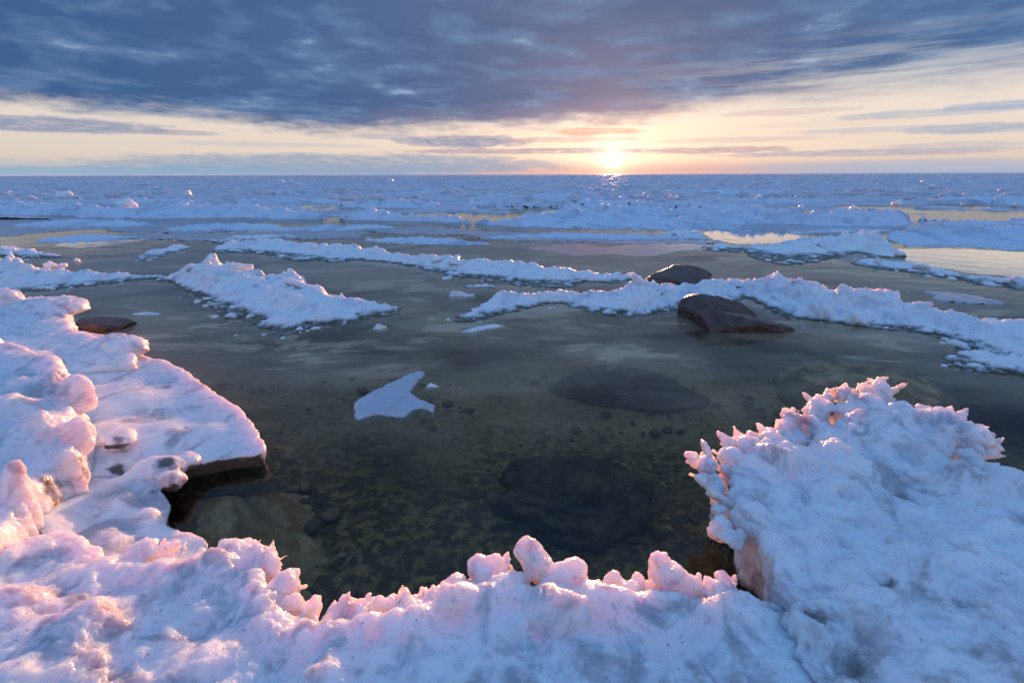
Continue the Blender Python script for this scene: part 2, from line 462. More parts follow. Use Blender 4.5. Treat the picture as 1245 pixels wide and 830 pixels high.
def water_material():
    m, t, p, o = mat_new('lake_water'); t.nodes.remove(p); co = objco(t)
    s = t.nodes.new('ShaderNodeVectorMath'); s.operation = 'MULTIPLY'; t.links.new(co.o, s.inputs[0]); s.inputs[1].default_value = (1, 1.6, 1)
    q = N(s.outputs[0])
    calm = smooth(noise(co, .35, 3, .5), .40, .62)
    h = noise(q, 2.2, 3, .5) + noise(q, 11.0, 3, .5) * (calm * .25)
    nb = bump(t, h, 1.0, .0045)
    fr = t.nodes.new('ShaderNodeFresnel'); fr.inputs[0].default_value = 1.333; t.links.new(nb.o, fr.inputs['Normal'])
    tr = t.nodes.new('ShaderNodeBsdfTransparent'); tr.inputs[0].default_value = (.90, .82, .66, 1)
    gl = t.nodes.new('ShaderNodeBsdfGlossy'); gl.inputs['Roughness'].default_value = .03; t.links.new(nb.o, gl.inputs['Normal'])
    # grease ice: a grey film of slush drifting on the water beyond the near pool
    sp = t.nodes.new('ShaderNodeSeparateXYZ'); t.links.new(co.o, sp.inputs[0]); yy = N(sp.outputs[1])
    fq = t.nodes.new('ShaderNodeVectorMath'); fq.operation = 'MULTIPLY'; t.links.new(co.o, fq.inputs[0]); fq.inputs[1].default_value = (.55, 1.0, 1)
    film = smooth(noise(N(fq.outputs[0]), .75, 6, .62) + smooth(yy, 3.4, 8.0) * .16 - smooth(yy, 11.0, 16.0) * .04, .30, .72) * (smooth(yy + N.op('MULTIPLY', noise(co, 1.1, 4, .6), 1.8), 3.0, 4.9) * .86)
    slush = smooth(noise(N(fq.outputs[0]), 1.5, 8, .66, .6), .53, .60) * smooth(yy, 2.9, 3.8) * .42
    film = N.op('MINIMUM', film * .85 + slush, .92)
    df = t.nodes.new('ShaderNodeBsdfDiffuse'); df.inputs[0].default_value = (.62, .44, .29, 1)
    m0 = t.nodes.new('ShaderNodeMixShader'); t.links.new(film.o, m0.inputs[0]); t.links.new(tr.outputs[0], m0.inputs[1]); t.links.new(df.outputs[0], m0.inputs[2])
    mx = t.nodes.new('ShaderNodeMixShader'); t.links.new((N(fr.outputs[0]) * (1.0 - film * .35)).o, mx.inputs[0]); t.links.new(m0.outputs[0], mx.inputs[1]); t.links.new(gl.outputs[0], mx.inputs[2])
    t.links.new(mx.outputs[0], o.inputs[0])
    return m
M_WATER = water_material()

# ------------------------------------------------------------------ the setting
def grid(xs, ys):
    X, Y = np.meshgrid(xs, ys); g = np.arange(X.size, dtype=np.int32).reshape(X.shape)
    q = np.stack([g[:-1, :-1], g[:-1, 1:], g[1:, 1:], g[1:, :-1]], -1).reshape(-1, 4)
    return X.ravel(), Y.ravel(), q

BIG = 30000
link('lake_water', make_mesh('lake_water', [(-BIG, -20, 0), (BIG, -20, 0), (BIG, BIG, 0), (-BIG, BIG, 0)], [(0, 1, 2, 3)], M_WATER), kind='structure')
xs = np.concatenate([[-BIG, -400, -60], np.linspace(-14, 14, 460), [60, 400, BIG]])
ys = np.concatenate([[-20, -6], np.linspace(-1, 14, 300), [20, 40, 100, 600, BIG]])
X, Y, q = grid(xs, ys); inn = (np.abs(X) < 14.5) & (Y < 14.5) & (Y > -2)
Z = np.full(X.shape, -.42)
pp = np.stack([X, Y, np.zeros_like(X)], 1)
Z = Z + inn * (.10 * fbm(pp * .8, 3) + .045 * fbm(pp * 6, 3, .5, 'billow') * np.clip((4.6 - Y) / 1.2, .15, 1))
link('lake_bed', make_mesh('lake_bed', np.stack([X, Y, Z], 1), q, M_BED), kind='structure')

# stones too many to count, lying on the bed
pcs = []
for k in range(1300):
    y = random.uniform(.9, 3.9) if random.random() < .85 else random.uniform(3.5, 4.6); x = random.uniform(-1.0, 1.0) * (y * .8 + .4)
    if pn(np.array([[x * 1.1, y * 1.1, 4.4]]))[0] < -.12: continue
    r = .012 + .045 * random.random() ** 4
    pcs.append(lump_verts((x, y, -.41 + random.uniform(-.02, .03)), (r, r * random.uniform(.6, 1.1), r * .5), 2 if r > .04 else 1, k * 1.7, .4, 1.0, 'fbm', Matrix.Rotation(random.uniform(0, 6), 3, 'Z')))
link('bed_stones', joined('bed_stones', pcs, M_STONE), kind='stuff')

# far ice field out to the horizon
rows = np.concatenate([17 * np.exp(np.linspace(0, math.log(700 / 17), 420)), [1200, 3000, 9000, BIG]])
cols = np.linspace(-1.5, 1.5, 700)
A, B = np.meshgrid(cols, rows); X = (A * B).ravel(); Y = B.ravel()
g = np.arange(X.size, dtype=np.int32).reshape(A.shape)
q = np.stack([g[:-1, :-1], g[:-1, 1:], g[1:, 1:], g[1:, :-1]], -1).reshape(-1, 4)
pp = np.stack([X, Y, np.zeros_like(X)], 1)
ridge_ = fbm(pp / np.array([7., 2.6, 1.]), 4, .55)
Z = .11 * fbm(pp / np.array([9., 5., 1.]), 4, .55, 'ridge') + .10 * fbm(pp / np.array([1.3, 1.6, 1.]), 4, .55, 'billow') + .05 * fbm(pp / np.array([.35, .5, 1.]), 3, .5)
lead = np.clip((Y - 17) / 22, 0, 1)
Z = Z + .34 * ridge_ * (1 - .55 * np.clip((Y - 50) / 150, 0, 1)) - .055 + .215 * lead
Z = Z + .30 * np.clip(fbm(pp / np.array([24., 7., 1.]), 3, .5, 'ridge') * 1.6 - .35, 0, 1) * np.clip((Y - 32) / 20, 0, 1)
Z = np.where(Y > 800, .12, np.maximum(Z, -.15))
link('ice_field', make_mesh('ice_field', np.stack([X, Y, Z], 1), q, M_FAR, {'dirt_shade': np.zeros(X.size)}), kind='structure')

pcs = []
for k in range(5200):
    y = 27 * math.exp(random.random() ** .8 * math.log(14)); x = random.uniform(-1.25, 1.25) * y
    r = random.uniform(.10, .34) * (1 + y / 160)
    pcs.append(lump_verts((x, y, .06 + r * .1), (r * random.uniform(.8, 2.2), r, r * random.uniform(.35, .9)), 1, k * .77, .5, 1.1))
link('ice_rubble', joined('ice_rubble', pcs, M_FAR), kind='stuff')

# ------------------------------------------------------------------ floes of the middle distance
ROUGH = ((.045, .20, 'billow', 4), (.018, .05, 'billow', 3))
def where(x, y):
    """words for where a far thing stands, by what it stands near"""
    r = x / y; out = 'nearer' if y < 25 else ('farther' if y < 33 else 'farthest')
    side = ('at the far left' if r < -.7 else 'left of the broad triangular floe' if r < -.45 else 'above the long low ridge' if r < -.05 else 'below the sun' if r < .4 else 'right of the sun' if r < .75 else 'at the far right')
    return out, side
def floe(label, outline, name='ice_floe', cat='ice floe', group=None, mat=M_SNOW, **k):
    k.setdefault('disp', ROUGH)
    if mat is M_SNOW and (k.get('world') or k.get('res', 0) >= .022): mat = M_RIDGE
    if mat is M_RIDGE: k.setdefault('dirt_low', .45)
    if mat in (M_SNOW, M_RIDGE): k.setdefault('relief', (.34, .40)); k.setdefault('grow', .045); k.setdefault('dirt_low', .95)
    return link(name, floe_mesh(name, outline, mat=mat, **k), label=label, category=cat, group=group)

floe('long pale ice ridge at the left edge behind the shore ice, peaked at left',
     [(-60, 322, .12), (0, 318, .2), (20, 312, .28), (40, 320, .22), (60, 328, .14), (100, 329, .10), (150, 330, .08), (200, 333, .05),
      (205, 339, 0), (170, 341, 0), (140, 345, 0), (100, 350, 0), (60, 353, 0), (0, 357, 0), (-60, 358, 0)],
     name='ice_ridge', cat='ice ridge', res=.014, ay=1.3, seed=1.1, edge_w=.14, en=((.08, .4), (.03, .1)))
floe('broad triangular snowy ice floe left of centre with a pink peak',
     [(190, 338, .03), (225, 328, .10), (250, 319, .2), (264, 313, .28), (280, 319, .24), (300, 325, .18), (330, 332, .12), (348, 330, .15),
      (368, 331, .14), (370, 341, .09), (385, 346, .15), (400, 350, .15), (420, 357, .13), (440, 362, .10), (460, 366, .07), (485, 369, .04), (491, 375, .01),
      (488, 381, 0), (470, 386, 0), (445, 391, 0), (420, 396, 0), (395, 399, 0), (365, 404, 0), (335, 409, 0), (310, 401, 0), (290, 393, 0), (268, 385, 0),
      (252, 377, 0), (240, 367, 0), (222, 356, 0), (203, 345, 0)],
     ctrl=[(330, 352, .15), (360, 360, .15), (300, 350, .12), (265, 335, .16), (340, 385, .06), (390, 378, .08)],
     res=.010, ay=1.2, seed=2.3, edge_w=.13, en=((.09, .35), (.035, .09)), disp=((.042, .2, 'billow', 4), (.015, .05, 'billow', 3)), hole_dirt=[(312, 346, .13, .10, .6), (430, 395, 0.0, .10, .7)])
floe('long low ice ridge running from left of centre to the domed rock',
     [(252, 301, .05), (275, 294, .10), (300, 291, .12), (330, 290, .12), (370, 294, .12), (420, 297, .12), (460, 300, .15), (485, 308, .10), (510, 309, .12),
      (545, 309, .16), (580, 313, .15), (620, 316, .15), (660, 321, .13), (700, 326, .11), (740, 329, .09), (790, 332, .05), (792, 338, 0), (765, 344, 0), (745, 350, 0),
      (725, 345, 0), (700, 350, 0), (665, 352, 0), (640, 350, 0), (600, 346, 0), (580, 340, 0), (545, 341, 0), (530, 334, 0), (510, 328, 0), (480, 322, 0), (440, 318, 0),
      (400, 320, 0), (350, 318, 0), (330, 312, 0), (290, 308, 0), (260, 308, 0)],
     name='ice_ridge', cat='ice ridge', res=.018, ay=1.5, seed=3.7, edge_w=.2, en=((.14, .5), (.05, .12)), disp=((.05, .25, 'billow', 4), (.018, .06, 'fbm', 3)))
floe('snowy ice floe in the centre with a raised horn, left of two wet boulders',
     [(548, 386, .0), (575, 372, .06), (590, 362, .08), (605, 353, .13), (640, 353, .11), (680, 352, .11), (720, 352, .11), (750, 351, .12), (757, 339, .22),
      (770, 340, .21), (790, 344, .17), (830, 345, .15), (860, 340, .15), (885, 336, .15), (908, 336, .13), (908, 362, 0.01), (870, 372, 0.02), (835, 376, 0), (810, 382, 0), (770, 386, 0), (730, 383, 0),
      (700, 378, 0), (680, 371, 0), (650, 374, 0), (620, 382, 0), (600, 388, 0), (575, 392, 0), (553, 392, 0)],
     ctrl=[(780, 360, .13), (850, 357, .10)], res=.010, ay=1.3, seed=4.9, edge_w=.13, en=((.07, .35), (.03, .09)), disp=((.045, .2, 'billow', 4), (.016, .05, 'billow', 3)))
floe('thick snowy ice ridge at right running from the boulders to the frame edge',
     [(893, 340, .12), (930, 336, .2), (945, 332, .24), (970, 340, .22), (990, 345, .23), (1030, 351, .23), (1070, 353, .22), (1100, 362, .17), (1125, 373, .12), (1150, 378, .10),
      (1190, 384, .10), (1245, 384, .11), (1310, 390, .12), (1420, 398, .14), (1560, 410, .10), (1600, 450, .02), (1560, 480, 0), (1420, 486, .0), (1310, 476, .0), (1245, 461, 0), (1215, 453, .02), (1180, 458, 0), (1150, 452, 0), (1138, 441, 0), (1148, 424, 0), (1140, 413, 0),
      (1110, 408, 0), (1080, 402, 0), (1050, 400, 0), (1020, 395, 0), (990, 392, 0), (960, 389, 0), (940, 384, 0), (915, 370, 0), (893, 360, 0)],
     ctrl=[(1200, 432, .05), (1240, 440, .05), (1245, 410, .07), (1040, 378, .14), (1000, 370, .15)], name='ice_ridge', cat='ice ridge', res=.010, ay=1.25, seed=5.9, edge_w=.14, en=((.07, .35), (.03, .09)),
     disp=((.045, .2, 'billow', 4), (.016, .05, 'billow', 3)), hole_dirt=[(1080, 396, .02, .08, .5), (1160, 400, .05, .06, .5), (1205, 418, .05, .05, .5)])
floe('small flat swallow-tailed ice piece alone in the dark open water',
     [(430, 487, .022), (450, 475, .026), (470, 465, .03), (490, 456, .03), (510, 449, .03), (518, 452, .02), (506, 463, .02), (500, 474, .02), (510, 482, .018), (530, 491, .010),
      (527, 503, .0), (516, 497, 0.005), (505, 499, 0), (490, 508, 0), (460, 505, 0), (432, 511, 0)],
     res=.006, dirt_low=.25, relief=(0, 1), grow=.006, seed=6.2, edge_w=.03, en=((.014, .09), (.010, .03), (.004, .012)), disp=((.010, .10, 'fbm', 4), (.004, .02, 'billow', 3)), under=-.03, sub=4, mat=M_WET, dirt_amp=.5)
floe('tiny ice splinter beside the tail of the small flat ice piece', [(516, 466, .03), (524, 463, .03), (536, 468, .01), (527, 471, 0), (517, 471, 0)],
     res=.006, dirt_low=.15, under=-.03, relief=(0, 1), grow=.004, seed=6.6, edge_w=.02, en=((.005, .04),), disp=((.006, .05, 'fbm', 3),))
floe('small lump of snow just off the right corner of the broad triangular floe', [(450, 393, .05), (460, 388, .08), (471, 392, .05), (472, 399, 0), (460, 401, 0), (449, 399, 0)],
     res=.007, dirt_low=.15, under=-.03, relief=(0, 1), grow=.004, seed=7.1, edge_w=.04, en=((.015, .06),), disp=((.02, .08, 'billow', 3),))
floe('thin crescent of ice in the water below the left tip of the central floe', [(556, 404, .0), (575, 396, .03), (600, 392, .03), (620, 395, .01), (600, 399, 0), (575, 404, 0)],
     res=.009, dirt_low=.15, under=-.03, relief=(0, 1), grow=.004, seed=7.5, edge_w=.04, en=((.012, .08),), disp=((.008, .08, 'fbm', 3),))
floe('white ice knob between the long low ridge and the central floe', [(546, 353, .06), (553, 349, .1), (565, 353, .06), (580, 357, .03), (566, 361, 0), (546, 361, 0)],
     res=.008, dirt_low=.15, under=-.03, relief=(0, 1), grow=.004, seed=7.9, edge_w=.05, en=((.015, .07),), disp=((.025, .1, 'billow', 3),))
floe('slim pale sliver of ice afloat beyond the dark rock on the left', [(158, 380, .02), (180, 378, .02), (197, 380, .01), (190, 383, 0), (165, 383, 0)],
     res=.008, dirt_low=.15, under=-.03, relief=(0, 1), grow=.004, seed=8.1, edge_w=.03, en=((.006, .06),), disp=())
floe('flat ice scrap in the channel between the long ridge and the central floe', [(560, 346, .03), (590, 343, .05), (610, 347, .03), (600, 351, 0), (570, 351, 0)],
     res=.010, ay=1.3, grow=.004, seed=8.5, edge_w=.06, en=((.03, .1),), disp=((.015, .1, 'billow', 3),), dirt_low=.8)
# right, farther out
floe('tilted ice slab on the right with a broken pinkish end beside a bright pool',
     [(905, 302, .02), (930, 297, .07), (960, 292, .12), (1000, 287, .18), (1050, 283, .26), (1078, 289, .26), (1092, 300, .16), (1108, 313, 0), (1060, 314, 0), (1048, 308, 0), (1020, 314, 0), (1000, 318, 0), (960, 323, 0), (925, 318, 0), (905, 310, 0)],
     res=.018, ay=1.4, seed=9.1, edge_w=.12, en=((.08, .4), (.03, .1)), disp=((.03, .3, 'billow', 3),))
floe('smooth wide ice sheet at the right edge beyond the bright pool',
     [(1078, 283, .1), (1110, 277, .16), (1160, 277, .16), (1245, 275, .16), (1330, 275, .16), (1330, 311, 0), (1245, 306, 0), (1180, 301, 0), (1110, 301, 0), (1085, 294, 0)],
     res=.022, ay=1.5, seed=9.6, edge_w=.16, en=((.1, .5), (.03, .1)), disp=((.03, .4, 'billow', 3),))
floe('narrow bar of ice on the right between bright pool and grey channel',
     [(1030, 317, .03), (1062, 313, .07), (1085, 316, .08), (1108, 317, .06), (1130, 323, .05), (1180, 331, .05), (1245, 337, .05), (1330, 345, .05), (1330, 370, 0), (1245, 354, 0), (1180, 345, 0), (1130, 336, 0), (1080, 329, 0), (1040, 323, 0)],
     name='ice_bar', cat='ice bar', res=.016, ay=1.4, seed=10.1, edge_w=.14, en=((.09, .4), (.03, .1)), disp=((.03, .2, 'billow', 4),))
floe('thin white ice rim along the near side of the small cream pool at right',
     [(850, 299, .03), (900, 297, .04), (935, 297, .05), (945, 303, .0), (900, 307, 0), (860, 305, 0)],
     res=.02, ay=1.5, seed=10.7, edge_w=.14, en=((.1, .4), (.03, .1)), disp=((.03, .25, 'billow', 4),))
floe('ragged white ice lip left of the small cream pool at right',
     [(800, 284, .05), (830, 279, .09), (852, 281, .07), (862, 289, .03), (845, 296, 0), (815, 291, 0)],
     res=.02, ay=1.5, seed=10.9, edge_w=.14, en=((.1, .4), (.03, .1)), disp=((.03, .25, 'billow', 4),))
floe('pale ice bar with dark foot left of the small mid floes', [(165, 310, .02), (190, 301, .07), (215, 296, .10), (235, 297, .06), (222, 305, 0), (205, 311, 0), (185, 318, 0), (165, 318, 0)],
     name='ice_bar', cat='ice bar', res=.014, ay=1.4, seed=11.3, edge_w=.15, en=((.1, .4), (.03, .1)), dirt_low=.8)
floe('big white pressure ridge across the middle below the horizon, longest of its row',
     [(285, 256, 0.16), (320, 252, 0.23), (350, 252, 0.26), (380, 257, 0.20), (415, 260, 0.20), (440, 253, 0.30), (455, 252, 0.30), (480, 258, 0.23), (550, 259, 0.23), (580, 264, 0.19), (620, 264, 0.20), (650, 258, 0.23), (700, 255, 0.26),
      (750, 258, 0.22), (800, 264, 0.16), (845, 260, 0.14), (850, 270, 0.06), (830, 281, 0), (760, 281, 0), (700, 278, 0), (640, 277, 0), (600, 275, 0), (560, 271, 0), (480, 269, 0), (400, 267, 0), (320, 267, 0), (285, 264, 0)],
     name='ice_ridge', cat='ice ridge', res=.035, ay=1.6, seed=12.1, edge_w=.3, en=((.2, 1.0), (.08, .2)), disp=((.10, .5, 'billow', 4),))
floe('long white pressure ridge on the right below the horizon',
     [(840, 261, .2), (870, 256, .3), (920, 252, .4), (980, 256, .34), (1040, 254, .38), (1090, 254, .36), (1110, 262, .2), (1115, 270, .08), (1090, 276, 0), (1000, 277, 0), (960, 273, 0), (900, 274, 0), (850, 272, 0)],
     name='ice_ridge', cat='ice ridge', res=.035, ay=1.6, seed=12.7, edge_w=.3, en=((.2, 1.0), (.08, .2)), disp=((.10, .5, 'billow', 4),))
floe('flat snowy ridge at the far right edge below the horizon',
     [(1120, 258, .26), (1160, 256, .3), (1245, 257, .3), (1340, 257, .3), (1340, 272, 0), (1245, 271, 0), (1190, 269, 0), (1130, 268, 0)],
     name='ice_ridge', cat='ice ridge', res=.035, ay=1.6, seed=13.3, edge_w=.3, en=((.2, 1.0), (.08, .2)), disp=((.09, .5, 'billow', 4),))
floe('second white ridge beyond the big central pressure ridge, under the sun',
     [(560, 247, .2), (600, 243, .34), (680, 241, .38), (760, 243, .36), (840, 245, .34), (930, 243, .34), (985, 246, .2), (990, 252, 0), (900, 254, 0), (800, 254, 0), (700, 252, 0), (600, 251, 0), (560, 251, 0)],
     name='ice_ridge', cat='ice ridge', res=.055, ay=1.8, seed=13.9, edge_w=.4, en=((.3, 1.4), (.1, .3)), disp=((.12, .7, 'billow', 4),))
floe('white ridge at the left beyond the thin grey ice, with a dark notch',
     [(-60, 252, .2), (0, 250, .3), (60, 248, .32), (110, 249, .3), (160, 250, .34), (220, 248, .3), (280, 249, .25), (300, 254, .1), (280, 262, 0), (200, 262, 0), (120, 263, 0), (60, 262, 0), (0, 262, 0), (-60, 262, 0)],
     name='ice_ridge', cat='ice ridge', res=.04, ay=1.6, seed=14.3, edge_w=.3, en=((.25, 1.0), (.08, .2)), disp=((.10, .5, 'billow', 4),))
floe('low white floe at the left edge in front of the thin grey ice', [(-50, 298, .05), (0, 301, .07), (30, 302, .08), (62, 306, .06), (75, 311, .02), (50, 315, 0), (0, 312, 0), (-50, 312, 0)],
     res=.016, ay=1.4, seed=14.9, edge_w=.14, en=((.1, .4), (.03, .1)))
floe('narrow white ice bar in the grey channel right of the left thin ice', [(255, 292, .03), (300, 286, .07), (345, 284, .07), (370, 287, .04), (340, 291, 0), (290, 295, 0), (258, 297, 0)],
     name='ice_bar', cat='ice bar', res=.02, ay=1.5, seed=15.3, edge_w=.16, en=((.12, .5), (.03, .1)))

# thin, smooth, greyish new ice lying between the ridges
def melt_material():
    m, t, p, o = mat_new('meltwater'); t.nodes.remove(p); co = objco(t)
    nb = bump(t, noise(co, 2.6, 4, .55), .8, .004)
    fr = t.nodes.new('ShaderNodeFresnel'); fr.inputs[0].default_value = 1.333; t.links.new(nb.o, fr.inputs['Normal'])
    tr = t.nodes.new('ShaderNodeBsdfTransparent'); tr.inputs[0].default_value = (.88, .85, .80, 1)
    gl = t.nodes.new('ShaderNodeBsdfGlossy'); gl.inputs['Roughness'].default_value = .02; t.links.new(nb.o, gl.inputs['Normal'])
    mx = t.nodes.new('ShaderNodeMixShader'); t.links.new(fr.outputs[0], mx.inputs[0]); t.links.new(tr.outputs[0], mx.inputs[1]); t.links.new(gl.outputs[0], mx.inputs[2])
    t.links.new(mx.outputs[0], o.inputs[0]); return m
M_MELT = melt_material()
def pool(pts, z=.006):
    P = smooth_outline([tuple(at(a, b, z)) for a, b in pts], 24); n = len(P); c = P.mean(0); w = (1 + .16 * fbm(P * .9, 3) + .10 * fbm(P * 4.0, 3))[:, None]; P[:, :2] = c[:2] + (P[:, :2] - c[:2]) * w * np.array([1, 1])
    v = np.concatenate([P, c[None]]); f = [(i, (i + 1) % n, n) for i in range(n)]
    link('meltwater', make_mesh('meltwater', v, f, M_MELT), kind='structure')
pool([(1085, 303), (1150, 302), (1245, 307), (1340, 314), (1340, 346), (1245, 339), (1180, 332), (1120, 322), (1095, 314)])
pool([(856, 284), (866, 279), (900, 277), (940, 280), (976, 288), (960, 294), (900, 298), (865, 293)])
pool([(64, 299), (100, 291), (150, 288), (185, 290), (150, 297), (100, 302)])
pool([(300, 282), (330, 277), (365, 276), (385, 280), (350, 285)])
pool([(640, 301), (700, 297), (740, 300), (790, 294), (850, 297), (868, 303), (820, 306), (790, 312), (740, 309), (700, 311), (665, 306)])
def plate_mesh(seed):
    r = np.random.default_rng(seed); n = 9; a = np.sort(r.uniform(0, 2 * math.pi, n)); R = r.uniform(.6, 1.0, n)
    top = np.stack([R * np.cos(a), R * np.sin(a) * .75, np.full(n, .11)], 1); bot = top * [1.04, 1.04, -1]; v = np.concatenate([top, bot])
    bm = bmesh.new(); bv = [bm.verts.new(x) for x in v]; bm.faces.new(bv[:n]); bm.faces.new(bv[n:][::-1])
    for i in range(n): bm.faces.new((bv[i], bv[i + n], bv[(i + 1) % n + n], bv[(i + 1) % n]))
    bmesh.ops.recalc_face_normals(bm, faces=bm.faces); bmesh.ops.bevel(bm, geom=bm.edges[:], offset=.03, segments=2, affect='EDGES')
    bmesh.ops.triangulate(bm, faces=bm.faces); bmesh.ops.subdivide_edges(bm, edges=[e for e in bm.edges if e.calc_length() > .25], cuts=2, use_grid_fill=False); bmesh.ops.triangulate(bm, faces=bm.faces)
    me = bpy.data.meshes.new('ice_plate')
    for x in bm.verts: x.co += Vector(x.co).normalized() * float(pn(np.array([x.co[:]]) * 2.6 + seed)[0]) * .07
    bm.to_mesh(me); bm.free(); me.materials.append(M_SNOW)
    for p in me.polygons: p.use_smooth = False
    return me
PLATES = [plate_mesh(k) for k in range(6)]
def dress(o, seed, plates=6, frags=26, size=(.10, .24)):
    """broken plates lodged in a ridge, and crumbs of ice along its waterline"""
    r = random.Random(seed); n = len(o.data.vertices); co = np.empty(n * 3, np.float32); o.data.vertices.foreach_get('co', co); co = co.reshape(-1, 3)
    hi = co[co[:, 2] > np.percentile(co[:, 2], 70)]; lo = co[(co[:, 2] < .02) & (co[:, 2] > -.03)]
    for k in range(plates):
        c = hi[r.randrange(len(hi))]; q = r.uniform(*size)
        p = link('ice_plate', PLATES[r.randrange(6)], o); p.location = (c[0], c[1], c[2] - q * .12); p.scale = (q, q, q * r.uniform(.8, 1.4)); p.rotation_euler = (r.uniform(-.7, .7), r.uniform(-.6, .6), r.uniform(0, 6.3))
    pcs = []
    for k in range(frags):
        c = lo[r.randrange(len(lo))]; q = .012 + .05 * r.random() ** 3
        pcs.append(lump_verts((c[0] + r.gauss(0, .10), c[1] + r.gauss(-.03, .12), q * .1), (q * r.uniform(1, 1.8), q, q * .6), 2, k + seed, .5, 1.1, 'fbm', Matrix.Rotation(r.uniform(0, 6), 3, 'Z')))
    link('ice_fragments', joined('ice_fragments', pcs, M_SNOW), o, kind='stuff')
NEARBY = [o for o in COL.objects if o.get('category') in ('ice floe', 'ice ridge', 'ice bar') and o.dimensions.x > .9 and max(v.co.y for v in o.data.vertices) < 15]
for k, o in enumerate(NEARBY): dress(o, 100 + k, plates=7 if o.get('category') == 'ice ridge' else 5)
def thin(label, outline, seed): floe(label, outline, name='thin_ice', cat='thin ice', mat=M_THIN, res=.04, ay=1.3, seed=seed, edge_w=.06,
                                     en=((.6, 1.7), (.25, .5), (.1, .2)), disp=((.012, .5, 'fbm', 4), (.01, .15, 'billow', 3)), under=-.03, hmin=.012, dirt_low=0, dirt_amp=.5)
thin('smooth grey new ice in the middle in front of the big central ridge',
     [(430, 278, .01), (520, 276, .01), (600, 281, .01), (720, 284, .01), (830, 287, .01), (880, 294, .01), (800, 297, .01), (700, 294, .01), (620, 293, .01), (560, 285, .01), (480, 284, .01)], 21)
thin('sheet of smooth bluish new ice at the left below the far ridges', [(-60, 266, .01), (60, 264, .01), (200, 268, .01), (290, 271, .01), (300, 279, .01), (220, 284, .01), (100, 279, .01), (0, 287, .01), (-60, 287, .01)], 22)
thin('grey film of new ice in front of the right-hand ridge, near the narrow bar', [(1120, 353, .01), (1180, 357, .01), (1210, 366, .01), (1150, 362, .01)], 23)

thin('wide smooth bluish new ice at the right in front of the far ridges', [(860, 268, .01), (1000, 274, .01), (1150, 268, .01), (1330, 270, .01), (1330, 277, .01), (1150, 277, .01), (1060, 280, .01), (980, 284, .01), (900, 277, .01)], 24)
thin('patchy sheet of new ice just left of centre beyond the long low ridge', [(150, 284, .01), (280, 283, .01), (420, 279, .01), (440, 287, .01), (380, 290, .01), (240, 292, .01), (150, 291, .01)], 25)
for lab, pts, sd0 in (
    ('low snow bar in front of the big central ridge, below the sun', [(590, 287, .03), (660, 283, .06), (760, 284, .07), (850, 287, .05), (858, 291, 0), (760, 293, 0), (660, 292, 0), (595, 291, 0)], 51),
    ('low blue floe at the left between the far ridge and the thin ice', [(20, 272, .05), (80, 267, .08), (150, 268, .08), (190, 272, .04), (150, 277, 0), (70, 278, 0), (20, 277, 0)], 52),
    ('long flat floe in the left channel above the peaked ridge', [(40, 290, .04), (110, 285, .07), (170, 286, .05), (150, 291, 0), (90, 296, 0), (45, 295, 0)], 53),
    ('low blue floe left of the big central ridge', [(200, 277, .05), (260, 271, .09), (330, 272, .08), (350, 277, .03), (300, 281, 0), (220, 282, 0)], 54),
    ('flat bar under the left end of the big central ridge', [(330, 278, .04), (400, 273, .07), (470, 274, .06), (480, 278, 0), (410, 281, 0), (340, 282, 0)], 55),
    ('low floe right of centre between the central and right pressure ridges', [(780, 273, .05), (850, 271, .09), (900, 272, .07), (905, 278, 0), (850, 280, 0), (790, 279, 0)], 56),
    ('long low floe above the tilted slab on the right', [(960, 281, .05), (1030, 276, .09), (1090, 277, .06), (1085, 282, 0), (1010, 284, 0), (960, 285, 0)], 57),
    ('white bar right of the tilted slab and above the smooth wide sheet', [(1110, 272, .05), (1180, 268, .09), (1260, 269, .08), (1330, 270, .05), (1330, 275, 0), (1230, 275, 0), (1120, 276, 0)], 58),
    ('flat floe in the grey channel between long ridge and big central ridge', [(440, 290, .04), (500, 287, .06), (560, 290, .04), (600, 296, .02), (560, 298, 0), (480, 297, 0)], 59)):
    floe(lab, pts, res=.024, ay=1.4, seed=float(sd0), edge_w=.16, en=((.18, .7), (.06, .15)), disp=((.04, .3, 'billow', 4),), mat=M_SNOW)
# ------------------------------------------------------------------ far floes and loose blocks
for k in range(46):
    y = 17.5 + 22 * (k / 46) + random.uniform(-1.5, 1.5); x = random.uniform(-1.15, 1.15) * y
    w = random.uniform(.9, 4.2); d = random.uniform(.35, 1.0); hgt = random.uniform(.12, .36)
    pts = []
    for a in np.linspace(0, 2 * math.pi, 14, endpoint=False):
        r = random.uniform(.75, 1.2)
        pts.append((x + w * r * math.cos(a), y + d * r * math.sin(a), hgt * (.25 + .75 * (math.sin(a) > -.2)) * random.uniform(.6, 1.2)))
    floe('low snowy floe %s, %s rows' % where(x, y)[::-1], pts, world=True, name='far_ice_floe', group='low floes far out on the lake',
         res=.07, ay=1.3, seed=30 + k, edge_w=.25, en=((.12, .6), (.06, .2)), disp=((.10, .45, 'billow', 4),), sub=3, relief=(.35, .9))

